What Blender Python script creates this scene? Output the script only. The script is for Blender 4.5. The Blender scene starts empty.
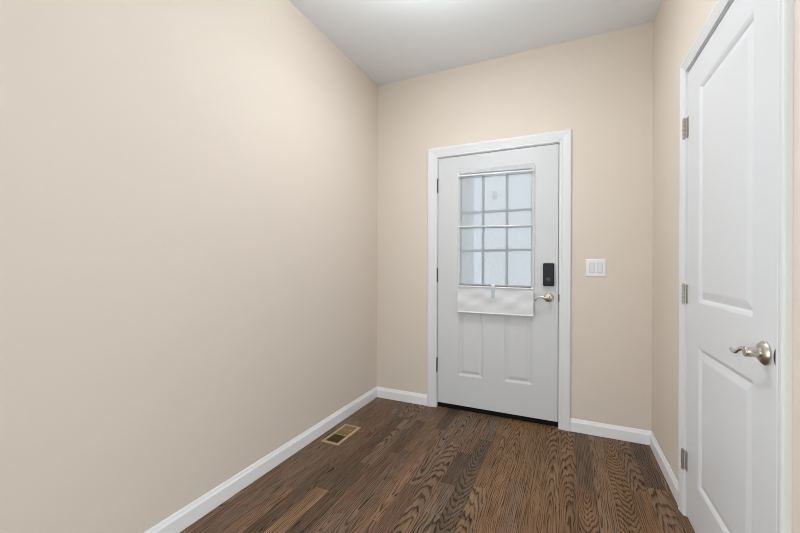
import bpy, bmesh, math, random
from mathutils import Vector, Matrix

# ------------------------------------------------------------------ camera, world, light, exposure
scene = bpy.context.scene
C = scene.collection
PI = math.pi
W, H = 2.029, 2.749            # hall width, ceiling height
YB = -6.6                      # far end of the space behind the camera
XR = 5.2                       # right side of that space

cam_data = bpy.data.cameras.new('camera')
cam = bpy.data.objects.new('camera', cam_data)
C.objects.link(cam)
cam_data.sensor_width = 36.0
cam_data.lens = 16.2
cam_data.clip_start = 0.02
mw = Matrix(((0.908083, -0.003927, 0.418771, 1.5201),
             (0.418765, -0.002141, -0.908092, -2.8099),
             (0.004462, 0.999990, -0.000300, 1.15),
             (0, 0, 0, 1)))
cam.matrix_world = mw
scene.camera = cam

world = bpy.data.worlds.new('sky')
scene.world = world
world.use_nodes = True
wn = world.node_tree.nodes
wn['Background'].inputs[0].default_value = (0.86, 0.93, 1.0, 1)
wn['Background'].inputs[1].default_value = 1.12

def area(name, loc, rot, sx, sy, power, color=(1, 1, 1), shape='RECTANGLE'):
    l = bpy.data.lights.new(name, 'AREA')
    l.shape = shape
    l.size = sx
    if shape in ('RECTANGLE', 'ELLIPSE'):
        l.size_y = sy
    l.energy = power
    l.color = color
    o = bpy.data.objects.new(name, l)
    o.location = loc
    o.rotation_euler = rot
    C.objects.link(o)
    return o

def globe(name, loc, radius, power, color):
    l = bpy.data.lights.new(name, 'POINT')
    l.shadow_soft_size = radius
    l.energy = power
    l.color = color
    o = bpy.data.objects.new(name, l)
    o.location = loc
    C.objects.link(o)

FILL_COOL = (0.87, 0.945, 1.0)  # cool tint shared by the added fill lights
LAMP = (0.92, 0.965, 1.0)
area('hall_lamp_uplight', (1.0, -1.36, 2.44), (PI, 0, 0), 0.30, 0.30, 13, LAMP, 'DISK')
area('hall_downlight', (1.0, -1.04, 2.70), (0, 0, 0), 0.10, 0.10, 11.5, LAMP, 'DISK')
globe('living_lamp_light', (1.9, -4.3, 2.40), 0.15, 14, LAMP)  # added point fill behind the camera, not a known lamp
area('living_window_light', (3.0, YB + 0.12, 1.15), (PI / 2, 0, 0), 3.6, 1.9, 54, FILL_COOL)  # added area fill from the rear of the unseen space
area('left_window_light', (0.04, -3.5, 0.98), (0, -PI / 2, 0), 1.7, 1.8, 34, FILL_COOL)  # added fill from the left to lift the right wall and closet
area('side_window_light', (XR - 0.12, -4.5, 1.0), (0, PI / 2, 0), 1.8, 3.2, 44, FILL_COOL)  # added fill from the right rear to lift the left wall

scene.view_settings.view_transform = 'Standard'
scene.view_settings.look = 'None'
scene.view_settings.gamma = 1.0
scene.view_settings.use_curve_mapping = False
scene.view_settings.exposure = -0.03
scene.cycles.filter_width = 1.0

# ------------------------------------------------------------------ helpers
def obj(name, bm, mat, parent=None, smooth=False, bevel=0.0, loc=None):
    bmesh.ops.recalc_face_normals(bm, faces=bm.faces[:])
    me = bpy.data.meshes.new(name)
    bm.to_mesh(me)
    bm.free()
    me.materials.append(mat)
    o = bpy.data.objects.new(name, me)
    C.objects.link(o)
    if smooth:
        for p in me.polygons:
            p.use_smooth = True
        me.set_sharp_from_angle(angle=math.radians(42))
    if bevel:
        m = o.modifiers.new('bevel', 'BEVEL')
        m.width = bevel
        m.segments = 3
        m.limit_method = 'ANGLE'
        m.angle_limit = math.radians(35)
    if loc:
        o.location = loc
    if parent is not None:
        o.parent = parent
    return o

def struct(name, bm, mat, **k):
    o = obj(name, bm, mat, **k)
    o['kind'] = 'structure'
    return o

def empty(name, loc=(0, 0, 0)):
    o = bpy.data.objects.new(name, None)
    o.empty_display_size = 0.05
    o.location = loc
    C.objects.link(o)
    return o

def tag(o, label, cat, group=None):
    o['label'] = label
    o['category'] = cat
    if group:
        o['group'] = group
    return o

def box(bm, x0, x1, y0, y1, z0, z1):
    v = [bm.verts.new(c) for c in ((x0, y0, z0), (x1, y0, z0), (x1, y1, z0), (x0, y1, z0),
                                   (x0, y0, z1), (x1, y0, z1), (x1, y1, z1), (x0, y1, z1))]
    for f in ((0, 3, 2, 1), (4, 5, 6, 7), (0, 1, 5, 4), (1, 2, 6, 5), (2, 3, 7, 6), (3, 0, 4, 7)):
        bm.faces.new([v[i] for i in f])
    return v

def quad(bm, *pts):
    return bm.faces.new([bm.verts.new(p) for p in pts])

def lathe(bm, prof, axis_o, axis_d, seg=40):
    """profile (r, h) turned about the axis from axis_o along axis_d"""
    d = Vector(axis_d).normalized()
    a = d.orthogonal().normalized()
    b = d.cross(a)
    o = Vector(axis_o)
    rings = []
    for r, h in prof:
        if r < 1e-6:
            rings.append([bm.verts.new(o + d * h)])
        else:
            rings.append([bm.verts.new(o + d * h + (a * math.cos(t) + b * math.sin(t)) * r)
                          for t in (2 * PI * i / seg for i in range(seg))])
    for p, q in zip(rings, rings[1:]):
        for i in range(seg):
            j = (i + 1) % seg
            if len(p) == 1 and len(q) == 1:
                continue
            if len(p) == 1:
                bm.faces.new((p[0], q[i], q[j]))
            elif len(q) == 1:
                bm.faces.new((p[i], p[j], q[0]))
            else:
                bm.faces.new((p[i], p[j], q[j], q[i]))

def tube(bm, pts, rad, seg=20, flat=1.0, up=(0, 0, 1)):
    """smooth tube through pts; rad is one radius per point; flat scales the thickness across 'up'"""
    P = [Vector(p) for p in pts]
    n = len(P)
    fine, fr = [], []
    sub = 8
    for i in range(n - 1):
        p0, p1, p2, p3 = P[max(i - 1, 0)], P[i], P[i + 1], P[min(i + 2, n - 1)]
        for k in range(sub + (i == n - 2)):
            t = k / sub
            fine.append(0.5 * ((2 * p1) + (p2 - p0) * t + (2 * p0 - 5 * p1 + 4 * p2 - p3) * t * t
                               + (3 * p1 - p0 - 3 * p2 + p3) * t ** 3))
            fr.append(rad[i] * (1 - t) + rad[i + 1] * t)
    rings = []
    U = Vector(up)
    for i, p in enumerate(fine):
        d = (fine[min(i + 1, len(fine) - 1)] - fine[max(i - 1, 0)]).normalized()
        s = d.cross(U)
        if s.length < 1e-4:
            s = d.orthogonal()
        s.normalize()
        u = s.cross(d)
        rings.append([bm.verts.new(p + (s * math.cos(t) * flat + u * math.sin(t)) * fr[i])
                      for t in (2 * PI * k / seg for k in range(seg))])
    for a, b in zip(rings, rings[1:]):
        for k in range(seg):
            j = (k + 1) % seg
            bm.faces.new((a[k], a[j], b[j], b[k]))
    for r, sgn in ((rings[0], -1), (rings[-1], 1)):
        c = bm.verts.new(sum((v.co for v in r), Vector()) / seg)
        for k in range(seg):
            bm.faces.new((r[k], r[(k + 1) % seg], c))

def sweep_u(bm, prof, a0, a1, top, place, bottom=0.0):
    """casing: profile (w, p) carried up one side, mitred over the head and down the other; place(a, z, p) -> xyz"""
    rows = []
    for w, p in prof:
        rows.append([bm.verts.new(place(a, z, p)) for a, z in
                     ((a0 - w, bottom), (a0 - w, top + w), (a1 + w, top + w), (a1 + w, bottom))])
    for r, s in zip(rows, rows[1:]):
        for i in range(3):
            bm.faces.new((r[i], r[i + 1], s[i + 1], s[i]))
    bm.faces.new([r[0] for r in rows])
    bm.faces.new([r[3] for r in rows])

def extrude_profile(bm, prof, p0, p1, out):
    """baseboard: profile (t, z) run from p0 to p1 (xy), t measured along out (xy)"""
    a = [bm.verts.new((p0[0] + out[0] * t, p0[1] + out[1] * t, z)) for t, z in prof]
    b = [bm.verts.new((p1[0] + out[0] * t, p1[1] + out[1] * t, z)) for t, z in prof]
    n = len(prof)
    for i in range(n):
        j = (i + 1) % n
        bm.faces.new((a[i], a[j], b[j], b[i]))
    bm.faces.new(a)
    bm.faces.new(b[::-1])

# ------------------------------------------------------------------ materials
def mat(name, color, rough=0.5, metal=0.0, spec=0.5, noise=None, bump=None):
    m = bpy.data.materials.new(name)
    m.use_nodes = True
    nt = m.node_tree
    b = nt.nodes['Principled BSDF']
    b.inputs['Base Color'].default_value = (*color, 1)
    b.inputs['Roughness'].default_value = rough
    b.inputs['Metallic'].default_value = metal
    b.inputs['Specular IOR Level'].default_value = spec
    tc = nt.nodes.new('ShaderNodeTexCoord')
    if noise:
        sc, amt = noise
        n = nt.nodes.new('ShaderNodeTexNoise')
        n.inputs['Scale'].default_value = sc
        n.inputs['Detail'].default_value = 5
        nt.links.new(tc.outputs['Object'], n.inputs['Vector'])
        r = nt.nodes.new('ShaderNodeMix')
        r.data_type = 'RGBA'
        r.inputs[6].default_value = (*[c * (1 - amt) for c in color], 1)
        r.inputs[7].default_value = (*[min(1, c * (1 + amt)) for c in color], 1)
        nt.links.new(n.outputs['Fac'], r.inputs[0])
        nt.links.new(r.outputs[2], b.inputs['Base Color'])
    if bump:
        sc, st = bump
        n = nt.nodes.new('ShaderNodeTexNoise')
        n.inputs['Scale'].default_value = sc
        n.inputs['Detail'].default_value = 3
        nt.links.new(tc.outputs['Object'], n.inputs['Vector'])
        bp = nt.nodes.new('ShaderNodeBump')
        bp.inputs['Strength'].default_value = st
        bp.inputs['Distance'].default_value = 0.001
        nt.links.new(n.outputs['Fac'], bp.inputs['Height'])
        nt.links.new(bp.outputs['Normal'], b.inputs['Normal'])
    return m

M = {}
M['wall'] = mat('beige_wall_paint', (0.73, 0.645, 0.555), 0.85, spec=0.25, noise=(3, 0.012), bump=(260, 0.12))
M['ceiling'] = mat('white_ceiling_paint', (0.83, 0.86, 0.885), 0.9, spec=0.2, bump=(200, 0.1))
M['trim'] = mat('white_trim_paint', (0.75, 0.76, 0.765), 0.35, spec=0.4)
M['baseboard'] = mat('white_baseboard_paint', (0.88, 0.88, 0.885), 0.35, spec=0.4)
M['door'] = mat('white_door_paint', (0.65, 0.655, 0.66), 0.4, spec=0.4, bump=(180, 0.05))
M['closet'] = mat('white_closet_door_paint', (0.74, 0.75, 0.765), 0.38, spec=0.4)
M['nickel'] = mat('satin_nickel', (0.60, 0.55, 0.48), 0.28, metal=1.0, noise=(60, 0.05))
M['bright_nickel'] = mat('polished_nickel', (0.74, 0.73, 0.71), 0.22, metal=1.0)
M['hinge'] = mat('brushed_nickel_hinge', (0.46, 0.42, 0.36), 0.38, metal=1.0, noise=(90, 0.08))
M['dark_metal'] = mat('dark_metal', (0.10, 0.095, 0.085), 0.45, metal=0.8)
M['black_plastic'] = mat('black_plastic', (0.006, 0.008, 0.012), 0.35, spec=0.3)
M['black_rubber'] = mat('black_rubber', (0.006, 0.006, 0.006), 0.7, spec=0.2)
M['white_plastic'] = mat('white_plastic', (0.85, 0.85, 0.84), 0.3, spec=0.45)
M['rocker'] = mat('white_rocker_plastic', (0.76, 0.76, 0.76), 0.25, spec=0.45)
M['vent'] = mat('tan_vent_enamel', (0.46, 0.33, 0.17), 0.42, metal=0.25, noise=(50, 0.08))
M['vent_slat'] = mat('tan_louver_enamel', (0.24, 0.165, 0.075), 0.45, metal=0.25)
M['vent_dark'] = mat('dark_duct', (0.03, 0.022, 0.014), 0.7)
M['rod'] = mat('white_rod', (0.86, 0.86, 0.86), 0.35)
M['grille'] = mat('grey_grille', (0.24, 0.30, 0.34), 0.5)  # white bars coloured grey for their silhouette against the sky
M['gasket'] = mat('dark_gasket', (0.06, 0.065, 0.075), 0.6)  # dark tone of the shaded gap at the glass edge
M['rod_grey'] = mat('grey_rod', (0.36, 0.38, 0.40), 0.4)  # grey of the shadow lines drawn beside the rods
M['thumb'] = mat('dark_glossy_plastic', (0.025, 0.028, 0.034), 0.18)
M['rocker_gap'] = mat('switch_recess', (0.50, 0.50, 0.50), 0.5)
M['ring'] = mat('grey_ring', (0.10, 0.13, 0.15), 0.4)
M['tab'] = mat('pale_blue_grey_plastic', (0.50, 0.55, 0.575), 0.3)
M['column'] = mat('pale_porch_paint', (0.80, 0.81, 0.82), 0.6, noise=(4, 0.05))
M['ground'] = mat('porch_concrete', (0.42, 0.43, 0.44), 0.9, noise=(6, 0.1))

def fabric_material():
    m = bpy.data.materials.new('sheer_white_fabric')
    m.use_nodes = True
    nt = m.node_tree
    nt.nodes.clear()
    out = nt.nodes.new('ShaderNodeOutputMaterial')
    tr = nt.nodes.new('ShaderNodeBsdfTransparent')
    tl = nt.nodes.new('ShaderNodeBsdfTranslucent')
    df = nt.nodes.new('ShaderNodeBsdfDiffuse')
    tl.inputs[0].default_value = (0.86, 0.88, 0.90, 1)
    df.inputs[0].default_value = (0.86, 0.86, 0.86, 1)
    m1 = nt.nodes.new('ShaderNodeMixShader')
    m2 = nt.nodes.new('ShaderNodeMixShader')
    m1.inputs[0].default_value = 0.42
    nt.links.new(tl.outputs[0], m1.inputs[1])
    nt.links.new(df.outputs[0], m1.inputs[2])
    # weave: fine thread noise decides how open the cloth is
    tc = nt.nodes.new('ShaderNodeTexCoord')
    n = nt.nodes.new('ShaderNodeTexNoise')
    n.inputs['Scale'].default_value = 160
    n.inputs['Detail'].default_value = 4
    nt.links.new(tc.outputs['Object'], n.inputs['Vector'])
    mr = nt.nodes.new('ShaderNodeMapRange')
    mr.inputs['From Min'].default_value = 0.3
    mr.inputs['From Max'].default_value = 0.7
    mr.inputs['To Min'].default_value = 0.50
    mr.inputs['To Max'].default_value = 0.66
    nt.links.new(n.outputs['Fac'], mr.inputs['Value'])
    nt.links.new(mr.outputs[0], m2.inputs[0])
    nt.links.new(tr.outputs[0], m2.inputs[1])
    nt.links.new(m1.outputs[0], m2.inputs[2])
    nt.links.new(m2.outputs[0], out.inputs[0])
    return m
M['fabric'] = fabric_material()
def flap_material():
    m = bpy.data.materials.new('white_hem_cloth')
    m.use_nodes = True
    nt = m.node_tree
    nt.nodes.clear()
    out = nt.nodes.new('ShaderNodeOutputMaterial')
    tl = nt.nodes.new('ShaderNodeBsdfTranslucent')
    df = nt.nodes.new('ShaderNodeBsdfDiffuse')
    tl.inputs[0].default_value = (0.9, 0.9, 0.9, 1)
    df.inputs[0].default_value = (0.86, 0.865, 0.87, 1)
    mx = nt.nodes.new('ShaderNodeMixShader')
    mx.inputs[0].default_value = 0.82
    nt.links.new(tl.outputs[0], mx.inputs[1])
    nt.links.new(df.outputs[0], mx.inputs[2])
    nt.links.new(mx.outputs[0], out.inputs[0])
    return m
M['flap'] = flap_material()

def glass_material():
    m = bpy.data.materials.new('clear_pane_glass')
    m.use_nodes = True
    nt = m.node_tree
    nt.nodes.clear()
    out = nt.nodes.new('ShaderNodeOutputMaterial')
    tr = nt.nodes.new('ShaderNodeBsdfTransparent')
    tr.inputs[0].default_value = (0.93, 0.96, 0.97, 1)
    gl = nt.nodes.new('ShaderNodeBsdfGlossy')
    gl.inputs['Roughness'].default_value = 0.03
    fr = nt.nodes.new('ShaderNodeFresnel')
    fr.inputs[0].default_value = 1.45
    mx = nt.nodes.new('ShaderNodeMixShader')
    nt.links.new(fr.outputs[0], mx.inputs[0])
    nt.links.new(tr.outputs[0], mx.inputs[1])
    nt.links.new(gl.outputs[0], mx.inputs[2])
    nt.links.new(mx.outputs[0], out.inputs[0])
    return m
M['glass'] = glass_material()

def oak_material():
    m = bpy.data.materials.new('stained_oak_planks')
    m.use_nodes = True
    nt = m.node_tree
    L = nt.links.new
    bs = nt.nodes['Principled BSDF']
    def N(t, **k):
        n = nt.nodes.new(t)
        for a, v in k.items():
            setattr(n, a, v)
        return n
    def math_(op, a=None, b=None, c=None):
        n = N('ShaderNodeMath', operation=op)
        for i, x in enumerate((a, b, c)):
            if x is None:
                continue
            if isinstance(x, (int, float)):
                n.inputs[i].default_value = x
            else:
                L(x, n.inputs[i])
        return n.outputs[0]
    uv = N('ShaderNodeUVMap', uv_map='plank')
    sx = N('ShaderNodeSeparateXYZ')
    L(uv.outputs[0], sx.inputs[0])
    u, v = sx.outputs[0], sx.outputs[1]
    at = N('ShaderNodeAttribute', attribute_name='tone')
    ag = N('ShaderNodeAttribute', attribute_name='grain')
    gs = N('ShaderNodeSeparateXYZ')
    L(ag.outputs['Vector'], gs.inputs[0])
    x0, slope, apex = gs.outputs[0], gs.outputs[1], gs.outputs[2]
    asd = N('ShaderNodeAttribute', attribute_name='seed')
    seed = asd.outputs['Fac']
    def noise(su, sv, detail, rough=0.5):
        c = N('ShaderNodeCombineXYZ')
        L(math_('MULTIPLY', u, su), c.inputs[0])
        L(math_('MULTIPLY', v, sv), c.inputs[1])
        L(seed, c.inputs[2])
        n = N('ShaderNodeTexNoise')
        n.inputs['Scale'].default_value = 1.0
        n.inputs['Detail'].default_value = detail
        n.inputs['Roughness'].default_value = rough
        L(c.outputs[0], n.inputs['Vector'])
        return n.outputs['Fac']
    wob = math_('SUBTRACT', noise(16, 2.6, 2), 0.5)
    wob2 = math_('SUBTRACT', noise(50, 16, 3), 0.5)
    du = math_('SUBTRACT', math_('ADD', u, math_('MULTIPLY', wob, 0.030)), x0)
    dv = math_('MULTIPLY', math_('SUBTRACT', v, apex), slope)
    r = math_('SQRT', math_('ADD', math_('MULTIPLY', du, du), math_('MULTIPLY', dv, dv)))
    r = math_('ADD', r, math_('ADD', math_('MULTIPLY', wob, 0.034), math_('MULTIPLY', wob2, 0.0065)))
    ring = math_('FRACT', math_('MULTIPLY', r, 125.0))
    cr = N('ShaderNodeValToRGB')
    e = cr.color_ramp.elements
    e[0].position = 0.0
    e[0].color = (0, 0, 0, 1)
    e[1].position = 1.0
    e[1].color = (0, 0, 0, 1)
    for p, val in ((0.40, 0.04), (0.60, 0.35), (0.74, 1.0), (0.90, 1.0)):
        k = e.new(p)
        k.color = (val, val, val, 1)
    L(ring, cr.inputs[0])
    pores = noise(300, 7, 3, 0.6)
    pm = N('ShaderNodeMapRange')
    pm.inputs['From Min'].default_value = 0.42
    pm.inputs['From Max'].default_value = 0.72
    L(pores, pm.inputs['Value'])
    broad = noise(10, 1.6, 3)
    strength = math_('MULTIPLY', math_('ADD', 0.40, math_('MULTIPLY', broad, 1.0)),
                     math_('ADD', 0.55, math_('MULTIPLY', pm.outputs[0], 0.9)))
    dark = math_('MULTIPLY', cr.outputs[0], strength)
    dark = math_('ADD', dark, math_('MULTIPLY', pm.outputs[0], 0.55))
    cl = N('ShaderNodeClamp')
    L(math_('MULTIPLY', dark, 1.0), cl.inputs[0])
    var = math_('ADD', 0.22, math_('ADD', math_('MULTIPLY', noise(13, 3.0, 4), 0.80), math_('MULTIPLY', noise(130, 2.4, 3), 0.70)))
    vm = N('ShaderNodeVectorMath', operation='SCALE')
    L(at.outputs['Color'], vm.inputs[0])
    L(var, vm.inputs['Scale'])
    dk = N('ShaderNodeVectorMath', operation='MULTIPLY')
    L(vm.outputs[0], dk.inputs[0])
    dk.inputs[1].default_value = (0.10, 0.078, 0.075)
    mx = N('ShaderNodeMix', data_type='RGBA')
    L(cl.outputs[0], mx.inputs[0])
    L(vm.outputs[0], mx.inputs[6])
    L(dk.outputs[0], mx.inputs[7])
    # seam between boards
    au = math_('ABSOLUTE', u)
    seam = N('ShaderNodeMapRange')
    seam.inputs['From Min'].default_value = 0.0400
    seam.inputs['From Max'].default_value = 0.0411
    L(au, seam.inputs['Value'])
    mx2 = N('ShaderNodeMix', data_type='RGBA')
    L(math_('MULTIPLY', seam.outputs[0], 0.75), mx2.inputs[0])
    L(mx.outputs[2], mx2.inputs[6])
    mx2.inputs[7].default_value = (0.02, 0.013, 0.009, 1)
    L(mx2.outputs[2], bs.inputs['Base Color'])
    rg = math_('ADD', 0.40, math_('MULTIPLY', cl.outputs[0], 0.18))
    L(rg, bs.inputs['Roughness'])
    bs.inputs['Specular IOR Level'].default_value = 0.22
    bmp = N('ShaderNodeBump')
    bmp.inputs['Strength'].default_value = 0.25
    bmp.inputs['Distance'].default_value = 0.0006
    L(math_('SUBTRACT', 0.0, math_('ADD', cl.outputs[0], math_('MULTIPLY', seam.outputs[0], 3))), bmp.inputs['Height'])
    L(bmp.outputs[0], bs.inputs['Normal'])
    return m
M['oak'] = oak_material()

# ------------------------------------------------------------------ floor of individual boards
rng = random.Random(11)
PWID = 0.08255
GREY = (0.232, 0.152, 0.099)
MID = (0.252, 0.150, 0.087)
WARM = (0.280, 0.153, 0.074)
DARK = (0.155, 0.098, 0.062)
TAN = (0.328, 0.198, 0.106)
RED = (0.223, 0.128, 0.079)

# board column -> list of (near end y, tone, grain kind) from the entry door toward the camera
PLAN = {
    -12: [(-1.10, GREY, 'straight'), (-2.4, MID, 'straight')],
    -11: [(-0.50, MID, 'straight'), (-2.2, GREY, 'straight')],
    -10: [(-0.62, RED, 'straight'), (-1.35, GREY, 'straight'), (-2.3, MID, 'cathedral')],
    -9: [(-0.42, GREY, 'straight'), (-1.10, RED, 'straight'), (-2.2, DARK, 'cathedral')],
    -8: [(-0.30, GREY, 'cathedral'), (-1.285, DARK, 'straight'), (-2.4, TAN, 'straight')],
    -7: [(-0.98, GREY, 'cathedral'), (-1.26, DARK, 'straight'), (-2.4, DARK, 'cathedral')],
    -6: [(-0.30, GREY, 'straight'), (-0.80, DARK, 'straight'), (-1.40, RED, 'straight'), (-2.4, GREY, 'cathedral')],
    -5: [(-0.74, MID, 'straight'), (-2.0, GREY, 'cathedral')],
    -4: [(-0.38, DARK, 'straight'), (-1.376, MID, 'cathedral'), (-2.4, MID, 'cathedral')],
    -3: [(-1.05, GREY, 'cathedral'), (-2.4, RED, 'straight')],
    -2: [(-0.52, GREY, 'cathedral'), (-2.0, MID, 'cathedral')],
    -1: [(-0.62, MID, 'cathedral'), (-0.97, DARK, 'straight'), (-1.22, GREY, 'straight'), (-2.4, GREY, 'cathedral')],
    0: [(-0.40, GREY, 'straight'), (-2.2, DARK, 'zebra')],
    1: [(-0.93, WARM, 'cathedral'), (-2.4, MID, 'cathedral')],
    2: [(-0.52, WARM, 'cathedral'), (-2.3, WARM, 'straight')],
    3: [(-0.78, WARM, 'straight'), (-2.2, MID, 'straight')],
    4: [(-1.9, WARM, 'straight')],
    5: [(-1.4, WARM, 'cathedral'), (-2.4, MID, 'straight')],
    6: [(-1.7, WARM, 'cathedral')],
    7: [(-0.72, DARK, 'straight'), (-2.0, WARM, 'zebra')],
    8: [(-1.9, MID, 'cathedral')],
    9: [(-1.6, WARM, 'zebra')],
    10: [(-0.62, MID, 'cathedral'), (-1.8, WARM, 'straight')],
    11: [(-0.55, DARK, 'straight'), (-1.9, MID, 'cathedral')],
    12: [(-1.0, MID, 'straight'), (-2.0, DARK, 'straight')],
}

def build_floor():
    segs = []
    k0 = math.floor((0.0 - 1.0) / PWID)
    k1 = math.ceil((XR - 1.0) / PWID)
    for k in range(k0, k1):
        xa, xb = 1.0 + k * PWID, 1.0 + (k + 1) * PWID
        y = 0.032 if xa < W else -2.2
        for (ye, tone, kind) in PLAN.get(k, []):
            segs.append((xa, xb, y, ye, tone, kind))
            y = ye
        while y > YB:
            ye = max(YB, y - rng.uniform(0.5, 1.5))
            segs.append((xa, xb, y, ye, rng.choice((GREY, MID, WARM, RED, DARK, MID)),
                         rng.choice(('straight', 'cathedral', 'straight', 'zebra'))))
            y = ye
    verts, faces, uvs, tones, grains, seeds = [], [], [], [], [], []
    for (xa, xb, ya, yb, tone, kind) in segs:
        b = len(verts)
        cx = (xa + xb) / 2
        x0c, x1c = max(xa, -0.01), min(xb, XR if ya < -2 else W + 0.02)
        if x1c <= x0c:
            continue
        verts += [(x0c, yb, 0), (x1c, yb, 0), (x1c, ya, 0), (x0c, ya, 0)]
        faces.append((b, b + 1, b + 2, b + 3))
        uvs += [(x0c - cx, yb), (x1c - cx, yb), (x1c - cx, ya), (x0c - cx, ya)]
        j = rng.uniform(0.88, 1.12)
        tones.append((tone[0] * j, tone[1] * j * rng.uniform(0.97, 1.03), tone[2] * j, 1))
        s = rng.choice((-1, 1))
        mid = (ya + yb) / 2
        if kind == 'straight':
            g = (rng.choice((-1, 1)) * rng.uniform(0.07, 0.14), rng.uniform(0.004, 0.012), mid)
        elif kind == 'cathedral':
            g = (rng.uniform(-0.030, 0.030), rng.uniform(0.035, 0.10), mid + s * rng.uniform(0.2, 0.7))
        else:
            g = (rng.uniform(-0.012, 0.012), rng.uniform(0.13, 0.19), mid + s * rng.uniform(0.5, 0.9))
        grains.append(g)
        seeds.append(rng.uniform(0, 90))
    me = bpy.data.meshes.new('floor')
    me.from_pydata(verts, [], faces)
    ul = me.uv_layers.new(name='plank')
    for i, q in enumerate(uvs):
        ul.data[i].uv = q
    me.attributes.new('tone', 'FLOAT_COLOR', 'FACE')
    me.attributes.new('grain', 'FLOAT_VECTOR', 'FACE')
    me.attributes.new('seed', 'FLOAT', 'FACE')
    me.attributes['tone'].data.foreach_set('color', [c for t in tones for c in t])
    me.attributes['grain'].data.foreach_set('vector', [c for t in grains for c in t])
    me.attributes['seed'].data.foreach_set('value', seeds)
    me.materials.append(M['oak'])
    o = bpy.data.objects.new('floor', me)
    C.objects.link(o)
    o['kind'] = 'structure'
build_floor()

# ------------------------------------------------------------------ shell
bm = bmesh.new()
box(bm, -0.12, XR + 0.12, YB - 0.12, 0.14, H, H + 0.1)
struct('ceiling', bm, M['ceiling'])
bm = bmesh.new()
box(bm, -0.12, 0, -2.55, 0.14, -0.02, H)
box(bm, -0.12, 0, YB - 0.12, -4.45, -0.02, H)
box(bm, -0.12, 0, -4.45, -2.55, -0.02, 0.10)
box(bm, -0.12, 0, -4.45, -2.55, 2.30, H)
struct('wall_left', bm, M['wall'])
# entry opening
OL, OR_, OT = 0.546, 1.488, 2.060
bm = bmesh.new()
box(bm, 0, OL, 0, 0.14, -0.02, H)
box(bm, OR_, W + 0.12, 0, 0.14, -0.02, H)
box(bm, OL, OR_, 0, 0.14, OT, H)
struct('wall_back', bm, M['wall'])
# closet opening
CY0, CY1, CT = -0.729, -1.548, 2.074
bm = bmesh.new()
box(bm, W, W + 0.12, CY0, 0, -0.02, H)
box(bm, W, W + 0.12, -2.35, CY1, -0.02, H)
box(bm, W, W + 0.12, CY1, CY0, CT, H)
struct('wall_right', bm, M['wall'])
bm = bmesh.new()
box(bm, W + 0.12, XR, -2.35, -2.23, -0.02, H)
box(bm, W + 0.12, W + 0.75, -2.23, 0.14, -0.02, -0.005)
box(bm, W + 0.75, W + 0.80, -2.23, 0.14, -0.02, H)
struct('wall_closet', bm, M['wall'])
bm = bmesh.new()
box(bm, 0, 1.1, YB - 0.12, YB, -0.02, H)
box(bm, 4.9, XR + 0.12, YB - 0.12, YB, -0.02, H)
box(bm, 1.1, 4.9, YB - 0.12, YB, -0.02, 0.15)
box(bm, 1.1, 4.9, YB - 0.12, YB, 2.45, H)
struct('wall_rear', bm, M['wall'])
bm = bmesh.new()
box(bm, XR, XR + 0.12, -2.8, -2.35, -0.02, H)
box(bm, XR, XR + 0.12, YB, -6.2, -0.02, H)
box(bm, XR, XR + 0.12, -6.2, -2.8, -0.02, 0.08)
box(bm, XR, XR + 0.12, -6.2, -2.8, 2.45, H)
struct('wall_side', bm, M['wall'])

# porch seen through the glass
bm = bmesh.new()
box(bm, -8, 10, 0.16, 14, -0.22, -0.12)
struct('ground', bm, M['ground'])

# baseboards
BP = [(0, 0), (0.0127, 0), (0.0127, 0.0640), (0.0120, 0.0665), (0.0085, 0.0725), (0.0070, 0.0765), (0.0062, 0.0800),
      (0.0030, 0.0880), (0, 0.0885)]
bm = bmesh.new()
extrude_profile(bm, BP, (0, -0.0), (0, YB), (1, 0))
struct('baseboard_left', bm, M['baseboard'])
bm = bmesh.new()
extrude_profile(bm, BP, (0.0, 0), (0.480, 0), (0, -1))
struct('baseboard_back', bm, M['baseboard'])
bm = bmesh.new()
extrude_profile(bm, BP, (1.550, 0), (W, 0), (0, -1))
struct('baseboard_back.001', bm, M['baseboard'])
bm = bmesh.new()
extrude_profile(bm, BP, (W, 0), (W, -0.690), (-1, 0))
struct('baseboard_right', bm, M['baseboard'])
bm = bmesh.new()
extrude_profile(bm, BP, (W, -1.597), (W, -2.35), (-1, 0))
struct('baseboard_right.001', bm, M['baseboard'])

def casing_profile(w):
    q = [(0, 0), (0, 0.0085), (0.05, 0.0105), (0.18, 0.0105), (0.24, 0.0125), (0.30, 0.0115), (0.55, 0.0150),
         (0.70, 0.0165), (0.74, 0.0178), (0.90, 0.0182), (0.97, 0.0165), (1.0, 0.0125), (1.0, 0)]
    return [(a * w, p) for a, p in q]

# entry casing and jamb
bm = bmesh.new()
sweep_u(bm, casing_profile(0.078), 0.558, 1.474, 2.043, lambda a, z, p: (a, -p, z))
t1 = struct('trim_1', bm, M['trim'])
bm = bmesh.new()
JL, JR, JT = 0.5620, 1.4745, 2.0375
box(bm, OL, JL, 0.0, 0.14, 0, JT)
box(bm, JR, OR_, 0.0, 0.14, 0, JT)
box(bm, OL, OR_, 0.0, 0.14, JT, OT)
box(bm, JL, JL + 0.012, 0.050, 0.09, 0, JT)
box(bm, JR - 0.012, JR, 0.050, 0.09, 0, JT)
box(bm, JL, JR, 0.050, 0.09, JT - 0.012, JT)
struct('jamb', bm, M['trim'], parent=t1)
bm = bmesh.new()
box(bm, JR - 0.0015, JR + 0.0005, -0.0010, 0.030, 0.900, 0.962)
box(bm, JR - 0.0030, JR + 0.004, -0.0120, -0.0005, 0.905, 0.957)
struct('strike_plate', bm, M['dark_metal'], parent=t1)
bm = bmesh.new()
box(bm, JL, JR, 0.026, 0.15, 0.0, 0.020)
box(bm, JL, JR, 0.050, 0.12, 0.020, 0.034)
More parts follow.
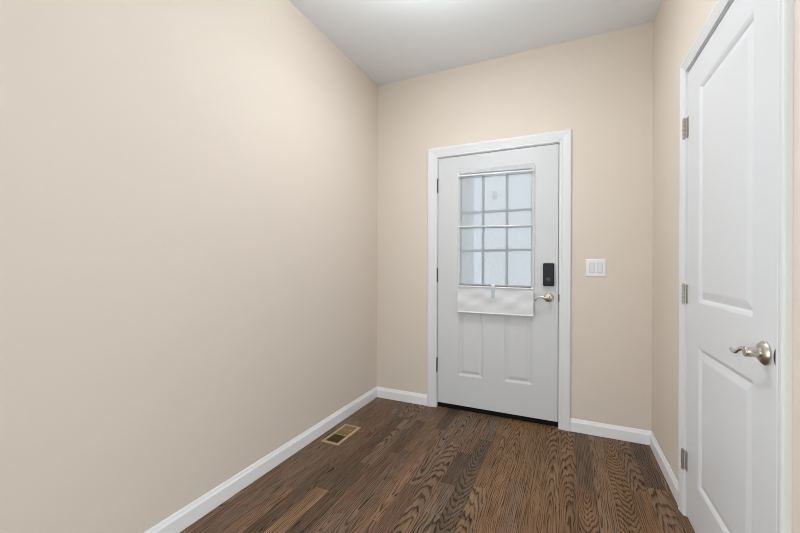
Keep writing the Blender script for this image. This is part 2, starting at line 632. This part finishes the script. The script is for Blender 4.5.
struct('threshold', bm, M['black_rubber'])

# closet casing and jamb
bm = bmesh.new()
sweep_u(bm, casing_profile(0.054), -1.541, -0.738, 2.062, lambda a, z, p: (W - p, a, z))
t2 = struct('trim_2', bm, M['trim'])
bm = bmesh.new()
box(bm, W, W + 0.12, -0.7400, CY0, 0, 2.0585)
box(bm, W, W + 0.12, CY1, -1.5385, 0, 2.0585)
box(bm, W, W + 0.12, CY1, CY0, 2.0585, CT)
box(bm, W + 0.040, W + 0.075, -0.752, -0.740, 0, 2.0585)
box(bm, W + 0.040, W + 0.075, -1.5385, -1.5265, 0, 2.0585)
box(bm, W + 0.040, W + 0.075, -1.5385, -0.740, 2.0465, 2.0585)
struct('jamb', bm, M['trim'], parent=t2)
bm = bmesh.new()
# curved lip of the latch strike, standing out of the jamb
n = 14
for i in range(n):
    za, zb = -0.030 + 0.060 * i / n, -0.030 + 0.060 * (i + 1) / n
    da = 0.0125 * math.sqrt(max(0.02, 1 - (za / 0.0305) ** 2))
    db = 0.0125 * math.sqrt(max(0.02, 1 - (zb / 0.0305) ** 2))
    z = 0.9165
    for (y0, y1) in ((-1.5405, -1.5380),):
        v = [bm.verts.new(c) for c in ((W + 0.01, y0, z + za), (W - da, y0 , z + za), (W - db, y0, z + zb), (W + 0.01, y0, z + zb),
                                       (W + 0.01, y1, z + za), (W - da, y1, z + za), (W - db, y1, z + zb), (W + 0.01, y1, z + zb))]
        for f in ((0, 1, 2, 3), (7, 6, 5, 4), (1, 5, 6, 2), (0, 3, 7, 4), (0, 4, 5, 1), (3, 2, 6, 7)):
            bm.faces.new([v[q] for q in f])
struct('strike_plate', bm, M['dark_metal'], parent=t2)

# ------------------------------------------------------------------ moulded door slabs
RINGS = [(0.0, 0.0), (0.003, 0.0012), (0.008, 0.0042), (0.016, 0.0078), (0.020, 0.0085), (0.024, 0.0078),
         (0.040, 0.0030), (0.046, 0.0020)]

RINGS_WIDE = [(0.0, 0.0), (0.003, 0.0010), (0.010, 0.0040), (0.016, 0.0088), (0.018, 0.0096), (0.021, 0.0090),
              (0.045, 0.0030), (0.051, 0.0022)]

def slab(bm, a0, a1, z0, z1, thick, panels, holes, place, rings=RINGS):
    """front face with moulded panels, optional through holes, flat back; place(a, z, depth) -> xyz"""
    rects = panels + holes
    for side in (0, 1):
        d = 0.0 if side == 0 else thick
        As = sorted({a0, a1, *[r[0] for r in rects], *[r[1] for r in rects]})
        Zs = sorted({z0, z1, *[r[2] for r in rects], *[r[3] for r in rects]})
        for i in range(len(As) - 1):
            for j in range(len(Zs) - 1):
                ca, cz = (As[i] + As[i + 1]) / 2, (Zs[j] + Zs[j + 1]) / 2
                if any(r[0] < ca < r[1] and r[2] < cz < r[3] for r in rects):
                    continue
                quad(bm, *[place(a, z, d) for a, z in ((As[i], Zs[j]), (As[i + 1], Zs[j]), (As[i + 1], Zs[j + 1]), (As[i], Zs[j + 1]))])
        for r in panels:
            prev = None
            for off, dep in rings:
                dd = d + dep if side == 0 else d - dep
                cur = [place(a, z, dd) for a, z in ((r[0] + off, r[2] + off), (r[1] - off, r[2] + off), (r[1] - off, r[3] - off), (r[0] + off, r[3] - off))]
                if prev:
                    for k in range(4):
                        quad(bm, prev[k], prev[(k + 1) % 4], cur[(k + 1) % 4], cur[k])
                prev = cur
            quad(bm, *prev)
    for r in holes + [(a0, a1, z0, z1)]:
        c = ((r[0], r[2]), (r[1], r[2]), (r[1], r[3]), (r[0], r[3]))
        for k in range(4):
            (aa, za), (ab, zb) = c[k], c[(k + 1) % 4]
            quad(bm, place(aa, za, 0), place(ab, zb, 0), place(ab, zb, thick), place(aa, za, thick))
    bmesh.ops.remove_doubles(bm, verts=bm.verts[:], dist=1e-5)

# ---- entry door
d1 = empty('door_1', (1.0, 0.02, 0.045))
d1['kind'] = 'structure'
D1L, D1R, D1B, D1T = 0.5670, 1.4690, 0.0450, 2.0330
def at1(o):
    o.parent = d1
    o.matrix_parent_inverse = Matrix.Translation((-1.0, -0.02, -0.045))
    return o
GX0, GX1, GZ0, GZ1 = 0.752, 1.291, 0.978, 1.872
bm = bmesh.new()
slab(bm, D1L, D1R, D1B, D1T, 0.045,
     [(0.738, 0.938, 0.283, 0.845), (1.097, 1.297, 0.283, 0.845)],
     [(GX0 - 0.004, GX1 + 0.004, GZ0 - 0.004, GZ1 + 0.004)],
     lambda a, z, d: (a, d, z))
at1(obj('slab', bm, M['door']))
# lite frame: moulded border around the glass
bm = bmesh.new()
prof = [(0.0, 0.018), (0.0, -0.006), (0.004, -0.010), (0.012, -0.011), (0.018, -0.008), (0.022, -0.003), (0.022, 0.001)]
rows = []
for w, y in prof:
    rows.append([bm.verts.new(c) for c in ((GX0 - w, y, GZ0 - w), (GX1 + w, y, GZ0 - w), (GX1 + w, y, GZ1 + w), (GX0 - w, y, GZ1 + w))])
for r, s in zip(rows, rows[1:]):
    for i in range(4):
        bm.faces.new((r[i], r[(i + 1) % 4], s[(i + 1) % 4], s[i]))
at1(obj('lite_frame', bm, M['white_plastic']))
bm = bmesh.new()
box(bm, GX0 - 0.003, GX1 + 0.003, 0.020, 0.026, GZ0 - 0.003, GZ1 + 0.003)
at1(obj('glass_pane', bm, M['glass']))
bm = bmesh.new()
for cx in (0.932, 1.112):
    box(bm, cx - 0.0095, cx + 0.0095, 0.004, 0.0195, GZ0, GZ1)
for cz in (1.278, 1.578):
    box(bm, GX0, GX1, 0.0045, 0.0190, cz - 0.0095, cz + 0.0095)
at1(obj('grille', bm, M['grille'], bevel=0.003))
bm = bmesh.new()
for (a0, a1, b0, b1) in ((GX0, GX0 + 0.006, GZ0, GZ1), (GX1 - 0.006, GX1, GZ0, GZ1), (GX0 + 0.006, GX1 - 0.006, GZ0, GZ0 + 0.006), (GX0 + 0.006, GX1 - 0.006, GZ1 - 0.006, GZ1)):
    box(bm, a0, a1, 0.013, 0.0195, b0, b1)
bmesh.ops.remove_doubles(bm, verts=bm.verts[:], dist=1e-5)
at1(obj('glazing_gasket', bm, M['gasket']))  # dark border added in place of the shaded gap between glass and frame
bm = bmesh.new()
box(bm, D1L, D1R, 0.012, 0.040, 0.024, 0.0455)
at1(obj('door_sweep', bm, M['black_rubber']))

def hinge_knuckles(z0, z1, r, place):
    b = bmesh.new()
    n = 5
    hgt = (z1 - z0) / n
    for i in range(n):
        g = 0.0006
        lathe(b, [(0, g), (r * 0.86, g), (r, g + 0.001), (r, hgt - g - 0.001), (r * 0.86, hgt - g), (0, hgt - g)],
              place(z0 + i * hgt), (0, 0, 1), 20)
    lathe(b, [(0, 0), (r * 0.7, 0), (r * 0.8, 0.003), (0, 0.005)], place(z1), (0, 0, 1), 16)
    lathe(b, [(0, 0), (r * 0.7, 0), (r * 0.8, -0.003), (0, -0.005)], place(z0), (0, 0, 1), 16)
    return b
for (z0, z1) in ((1.757, 1.868), (1.027, 1.138), (0.294, 0.406)):
    h = at1(obj('hinge', hinge_knuckles(z0, z1, 0.0055, lambda z: (0.5645, -0.0065, z)), M['dark_metal'], smooth=False))
    b = bmesh.new()
    box(b, 0.5625, 0.5665, -0.004, 0.032, z0 + 0.001, z1 - 0.001)
    obj('leaf', b, M['dark_metal'], parent=h)

# lock and lever of the entry door
bm = bmesh.new()
LX, LZ = 1.4065, 1.0975
box(bm, LX - 0.0370, LX + 0.0370, -0.030, -0.0005, LZ - 0.0825, LZ + 0.0825)
lk = at1(obj('smart_lock', bm, M['black_plastic'], bevel=0.009))
bm = bmesh.new()
lathe(bm, [(0, 0.011), (0.016, 0.011), (0.0185, 0.009), (0.0195, 0.004), (0.0195, 0)], (LX, -0.0295, LZ - 0.036), (0, -1, 0), 40)
box(bm, LX - 0.014, LX + 0.014, -0.050, -0.0395, LZ - 0.041, LZ - 0.031)
tt = obj('thumb_turn', bm, M['thumb'], parent=lk, bevel=0.0015)
hx, hz = 1.4075, 0.932
bm = bmesh.new()
lathe(bm, [(0.0, 0.0), (0.0325, 0.0), (0.0335, 0.003), (0.0325, 0.0075), (0.027, 0.0125), (0.018, 0.0155), (0.0, 0.0165)], (hx, 0, hz), (0, -1, 0), 48)
hd = at1(obj('door_handle', bm, M['nickel'], smooth=True))
bm = bmesh.new()
lathe(bm, [(0.0135, 0.012), (0.0125, 0.018), (0.0115, 0.03), (0.0115, 0.052), (0.0125, 0.056), (0.0115, 0.062), (0.006, 0.066), (0, 0.067)], (hx, 0, hz), (0, -1, 0), 32)
tube(bm, [(hx, -0.055, hz), (hx - 0.020, -0.056, hz - 0.0005), (hx - 0.045, -0.055, hz + 0.004), (hx - 0.068, -0.055, hz + 0.001),
          (hx - 0.083, -0.056, hz - 0.008)],
     [0.0105, 0.0090, 0.0070, 0.0065, 0.0075], 18, 0.75)
lathe(bm, [(0, -0.010), (0.007, -0.009), (0.0115, -0.005), (0.0125, 0.002), (0.0105, 0.008), (0.005, 0.012), (0, 0.013)],
      (hx - 0.086, -0.056, hz - 0.010), (-0.6, -0.7, -0.35), 24)
obj('lever', bm, M['nickel'], parent=hd, smooth=True)

# ---- closet door
d2 = empty('door_2', (W, -1.14, 0.012))
d2['kind'] = 'structure'
def at2(o):
    o.parent = d2
    o.matrix_parent_inverse = Matrix.Translation((-W, 1.14, -0.012))
    return o
D2A, D2B = -1.5355, -0.7430
bm = bmesh.new()
slab(bm, D2A, D2B, 0.012, 2.0485, 0.036,
     [(-1.387, -0.897, 1.002, 1.924), (-1.387, -0.897, 0.216, 0.816)], [],
     lambda a, z, d: (W + d, a, z), RINGS_WIDE)
at2(obj('slab', bm, M['closet']))
for (z0, z1) in ((1.752, 1.845), (0.985, 1.074), (0.216, 0.305)):
    h = at2(obj('hinge', hinge_knuckles(z0, z1, 0.0070, lambda z: (W - 0.0110, -0.7330, z)), M['hinge']))
    b = bmesh.new()
    box(b, W - 0.0040, W + 0.001, -0.7600, -0.7350, z0 + 0.001, z1 - 0.001)
    lf = obj('leaf', b, M['hinge'], parent=h)
ry, rz = -1.4660, 0.9125
bm = bmesh.new()
lathe(bm, [(0.0, 0.0), (0.0335, 0.0), (0.0345, 0.003), (0.0335, 0.006), (0.0315, 0.0075), (0.030, 0.010), (0.024, 0.0145), (0.017, 0.0175), (0.0, 0.018)],
      (W, ry, rz), (-1, 0, 0), 56)
hd2 = at2(obj('door_handle', bm, M['nickel'], smooth=True))
bm = bmesh.new()
lathe(bm, [(0.0175, 0.013), (0.0165, 0.0175), (0.0140, 0.0185), (0.0135, 0.021), (0.0140, 0.0225), (0.0140, 0.0450), (0.0128, 0.0468), (0.0, 0.0470)],
      (W, ry, rz), (-1, 0, 0), 40)
obj('neck', bm, M['nickel'], parent=hd2, smooth=True)
bm = bmesh.new()
tube(bm, [(W - 0.0400, ry + 0.000, rz + 0.002), (W - 0.0440, ry + 0.012, rz + 0.0070), (W - 0.0480, ry + 0.027, rz + 0.0010), (W - 0.0490, ry + 0.045, rz - 0.0090),
          (W - 0.0500, ry + 0.064, rz - 0.0120), (W - 0.0505, ry + 0.082, rz - 0.0070)],
     [0.0085, 0.0070, 0.0060, 0.0068, 0.0066, 0.0045], 20, 0.8)
obj('lever', bm, M['bright_nickel'], parent=hd2, smooth=True)

# ------------------------------------------------------------------ shade on the entry door
ws = tag(empty('window_shade', (1.025, -0.02, 0.80)),
         'sheer white fabric shade with thin rods hanging over the entry door glass', 'window shade')
def at3(o):
    o.parent = ws
    o.matrix_parent_inverse = Matrix.Translation((-1.025, 0.02, -0.80))
    return o
SX0, SX1 = 0.7405, 1.3065
def fabric_y(z):
    pts = [(0.795, -0.034), (0.90, -0.030), (1.006, -0.029), (1.20, -0.029), (1.46, -0.027), (1.70, -0.025), (1.872, -0.023), (1.895, -0.020), (1.916, -0.0035)]
    for (za, ya), (zb, yb) in zip(pts, pts[1:]):
        if z <= zb:
            t = (z - za) / (zb - za)
            return ya + (yb - ya) * t
    return pts[-1][1]
bm = bmesh.new()
NX, NZ = 60, 130
fr = random.Random(3)
grid = []
for j in range(NZ + 1):
    z = 0.795 + (1.916 - 0.795) * j / NZ
    row = []
    for i in range(NX + 1):
        x = SX0 + (SX1 - SX0) * i / NX
        s = i / NX
        y = fabric_y(z)
        if z < 1.0:
            f = math.sin((1.0 - z) / 0.205 * PI)
            y += f * (0.0040 * math.sin(s * 9 + z * 34) + 0.0030 * math.sin(s * 19 - z * 47 + 1.3) - 0.003)
        elif z > 1.885:
            f = min(1, (1.916 - z) / 0.01)
            y += f * (0.0022 * math.sin(s * 31 + z * 60) + 0.0018 * math.sin(s * 53 + 2))
        else:
            y += 0.0012 * math.sin(s * 6 + z * 5)
        row.append(bm.verts.new((x, y, z)))
    grid.append(row)
flap_rows = [[tuple(v.co) for v in row] for row in grid if row[0].co.z < 1.004]
for j in range(NZ):
    for i in range(NX):
        bm.faces.new((grid[j][i], grid[j][i + 1], grid[j + 1][i + 1], grid[j + 1][i]))
at3(obj('fabric', bm, M['fabric'], smooth=True))
bm = bmesh.new()
gf = [[bm.verts.new((x, y - 0.0012, z)) for x, y, z in row] for row in flap_rows]
for j in range(len(gf) - 1):
    for i in range(NX):
        bm.faces.new((gf[j][i], gf[j][i + 1], gf[j + 1][i + 1], gf[j + 1][i]))
at3(obj('hem_flap', bm, M['flap'], smooth=True))
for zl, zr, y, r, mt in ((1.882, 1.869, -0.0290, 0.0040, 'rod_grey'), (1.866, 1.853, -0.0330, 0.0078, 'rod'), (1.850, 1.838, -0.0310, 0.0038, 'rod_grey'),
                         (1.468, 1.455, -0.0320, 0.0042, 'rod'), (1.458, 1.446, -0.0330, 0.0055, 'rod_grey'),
                         (1.014, 1.007, -0.0360, 0.0072, 'rod_grey'), (0.999, 0.993, -0.0370, 0.0058, 'rod'), (0.797, 0.796, -0.0365, 0.0045, 'rod')):  # grey bars are added shadow lines; the white ones are the rods
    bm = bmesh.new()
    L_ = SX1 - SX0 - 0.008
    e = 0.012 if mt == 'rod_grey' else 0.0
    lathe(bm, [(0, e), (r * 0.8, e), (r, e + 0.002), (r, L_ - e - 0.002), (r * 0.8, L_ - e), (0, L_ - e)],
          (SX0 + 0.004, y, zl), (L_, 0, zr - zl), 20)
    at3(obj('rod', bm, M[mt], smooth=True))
bm = bmesh.new()
box(bm, 1.004, 1.036, -0.0440, -0.0280, 0.9995, 1.0215)
pt = at3(obj('clip', bm, M['white_plastic'], bevel=0.003))
bm = bmesh.new()
box(bm, 1.007, 1.033, -0.0425, -0.0400, 0.915, 1.001)
at3(obj('pull_tab', bm, M['tab'], bevel=0.004))
for x, z in ((0.748, 1.935), (1.291, 1.934)):
    bm = bmesh.new()
    lathe(bm, [(0, 0.0032), (0.0030, 0.0022), (0.0038, 0.0)], (x, 0, z), (0, -1, 0), 16)
    at3(obj('pin', bm, M['hinge'], smooth=True))

# oval ring against the glass
bm = bmesh.new()
rr = []
for i in range(48):
    t = 2 * PI * i / 48
    c = Vector((1.0205 + 0.0125 * math.cos(t), 0.0170, 1.7025 + 0.030 * math.sin(t)))
    d = Vector((0.0125 * -math.sin(t), 0, 0.030 * math.cos(t))).normalized()
    nrm = d.cross(Vector((0, 1, 0)))
    rr.append([bm.verts.new(c + nrm * 0.0028 * math.cos(a) + Vector((0, 0.0028, 0)) * math.sin(a)) for a in (2 * PI * k / 10 for k in range(10))])
for i in range(48):
    a, b = rr[i], rr[(i + 1) % 48]
    for k in range(10):
        bm.faces.new((a[k], a[(k + 1) % 10], b[(k + 1) % 10], b[k]))
tag(obj('oval_ring', bm, M['ring'], smooth=True), 'small oval ring on the top middle pane behind the sheer shade', 'ring')

# ------------------------------------------------------------------ light switch
px, pz = 1.7060, 1.1480
sw = tag(empty('light_switch', (px, 0, pz)), 'white double rocker light switch on the beige wall right of the entry door', 'light switch')
bm = bmesh.new()
rows = []
for h_, y in ((0.0605, -0.0003), (0.0605, -0.0040), (0.0575, -0.0062), (0.050, -0.0068)):
    rows.append([bm.verts.new(c) for c in ((-h_, y, -h_), (h_, y, -h_), (h_, y, h_), (-h_, y, h_))])
for r, s in zip(rows, rows[1:]):
    for i in range(4):
        bm.faces.new((r[i], r[(i + 1) % 4], s[(i + 1) % 4], s[i]))
bm.faces.new(rows[-1])
obj('wall_plate', bm, M['white_plastic'], parent=sw)
for cx in (-0.0232, 0.0232):
    bm = bmesh.new()
    box(bm, cx - 0.0172, cx + 0.0172, -0.0072, -0.0060, -0.0338, 0.0338)
    fb = obj('rocker_frame', bm, M['rocker_gap'], parent=sw)
    bm = bmesh.new()
    v = [bm.verts.new(c) for c in ((cx - 0.0152, -0.0069, -0.0315), (cx + 0.0152, -0.0069, -0.0315), (cx + 0.0152, -0.0069, 0.0315), (cx - 0.0152, -0.0069, 0.0315),
                                   (cx - 0.0152, -0.0125, -0.0315), (cx + 0.0152, -0.0125, -0.0315), (cx + 0.0152, -0.0078, 0.0315), (cx - 0.0152, -0.0078, 0.0315))]
    for f in ((0, 1, 2, 3), (4, 5, 6, 7), (0, 1, 5, 4), (1, 2, 6, 5), (2, 3, 7, 6), (3, 0, 4, 7)):
        bm.faces.new([v[i] for i in f])
    obj('rocker', bm, M['rocker'], parent=sw, bevel=0.0008)
    for cz in (-0.0475, 0.0475):
        bm = bmesh.new()
        lathe(bm, [(0, 0.0008), (0.0022, 0.0006), (0.0028, 0)], (cx, -0.0064, cz), (0, -1, 0), 14)
        obj('screw', bm, M['rocker'], parent=sw, smooth=True)

# ------------------------------------------------------------------ floor register
VX0, VX1, VY0, VY1 = 0.063, 0.199, -0.879, -0.592
fv = tag(empty('floor_vent', ((VX0 + VX1) / 2, (VY0 + VY1) / 2, 0)), 'tan metal floor vent set in the dark oak floor by the left baseboard', 'floor vent')
vx, vy = (VX0 + VX1) / 2, (VY0 + VY1) / 2
hw, hl = (VX1 - VX0) / 2, (VY1 - VY0) / 2
bm = bmesh.new()
rows = []
for ins, z in ((0.0, 0.0003), (0.0005, 0.0022), (0.004, 0.0046), (0.017, 0.0052), (0.0205, 0.0044), (0.0215, 0.0008)):
    rows.append([bm.verts.new(c) for c in ((-hw + ins, -hl + ins, z), (hw - ins, -hl + ins, z), (hw - ins, hl - ins, z), (-hw + ins, hl - ins, z))])
for r, s in zip(rows, rows[1:]):
    for i in range(4):
        bm.faces.new((r[i], r[(i + 1) % 4], s[(i + 1) % 4], s[i]))
obj('frame', bm, M['vent'], parent=fv)
bm = bmesh.new()
quad(bm, (-hw + 0.021, -hl + 0.021, 0.0006), (hw - 0.021, -hl + 0.021, 0.0006), (hw - 0.021, hl - 0.021, 0.0006), (-hw + 0.021, hl - 0.021, 0.0006))
obj('damper', bm, M['vent_dark'], parent=fv)
bm = bmesh.new()
box(bm, -hw + 0.021, hw - 0.021, -0.0165, -0.0125, 0.0008, 0.0046)
obj('crossbar', bm, M['vent'], parent=fv)
bm = bmesh.new()
box(bm, -hw + 0.021, hw - 0.021, 0.0615, 0.0655, 0.0008, 0.0042)
obj('crossbar', bm, M['vent'], parent=fv)
ys = -hl + 0.026
while ys < hl - 0.024:
    if -0.021 < ys < -0.009 or 0.057 < ys < 0.069:
        ys += 0.0075
        continue
    near = ys < -0.012
    bm = bmesh.new()
    t = 0.0005
    dy = -0.0012 if near else 0.0052
    zt = 0.0040
    a = [(-hw + 0.0215, ys - dy / 2, 0.0009), (hw - 0.0215, ys - dy / 2, 0.0009), (hw - 0.0215, ys + dy / 2, zt), (-hw + 0.0215, ys + dy / 2, zt)]
    v = [bm.verts.new(c) for c in a] + [bm.verts.new((c[0], c[1] + 0.0011, c[2])) for c in a]
    for f in ((0, 1, 2, 3), (7, 6, 5, 4), (0, 4, 5, 1), (1, 5, 6, 2), (2, 6, 7, 3), (3, 7, 4, 0)):
        bm.faces.new([v[i] for i in f])
    obj('louver', bm, M['vent_slat'], parent=fv)
    ys += 0.0075

# ------------------------------------------------------------------ porch column outside
pc = tag(empty('porch_column', (0.414, 1.35, -0.12)), 'pale porch column outside behind the left panes of the door', 'column')
bm = bmesh.new()
box(bm, -0.11, 0.11, -0.11, 0.11, 0.16, 2.75)
obj('shaft', bm, M['column'], parent=pc, bevel=0.008)
bm = bmesh.new()
box(bm, -0.14, 0.14, -0.14, 0.14, 0.0, 0.16)
obj('base', bm, M['column'], parent=pc, bevel=0.01)

# ------------------------------------------------------------------ labels of the setting
for n, l, c in (('floor', 'dark brown stained oak plank floor running toward the entry door', 'floor'),
                ('ceiling', 'plain white painted ceiling over the hall', 'ceiling'),
                ('wall_left', 'long bare beige wall left of the entry door', 'wall'),
                ('wall_back', 'beige end wall holding the white entry door', 'wall'),
                ('wall_right', 'narrow beige wall holding the white closet door', 'wall'),
                ('door_1', 'white entry door with a paned window, black lock and lever handle', 'door'),
                ('door_2', 'white two panel closet door with nickel lever and hinges', 'door'),
                ('trim_1', 'white moulded casing around the entry door', 'door frame'),
                ('trim_2', 'white moulded casing around the closet door', 'door frame'),
                ('threshold', 'black threshold strip under the entry door', 'threshold'),
                ('baseboard_left', 'long white baseboard along the left wall', 'baseboard'),
                ('baseboard_back', 'short white baseboard between left wall and entry door casing', 'baseboard'),
                ('baseboard_back.001', 'white baseboard under the light switch', 'baseboard'),
                ('baseboard_right', 'white baseboard between the corner and the closet casing', 'baseboard')):
    tag(bpy.data.objects[n], l, c)
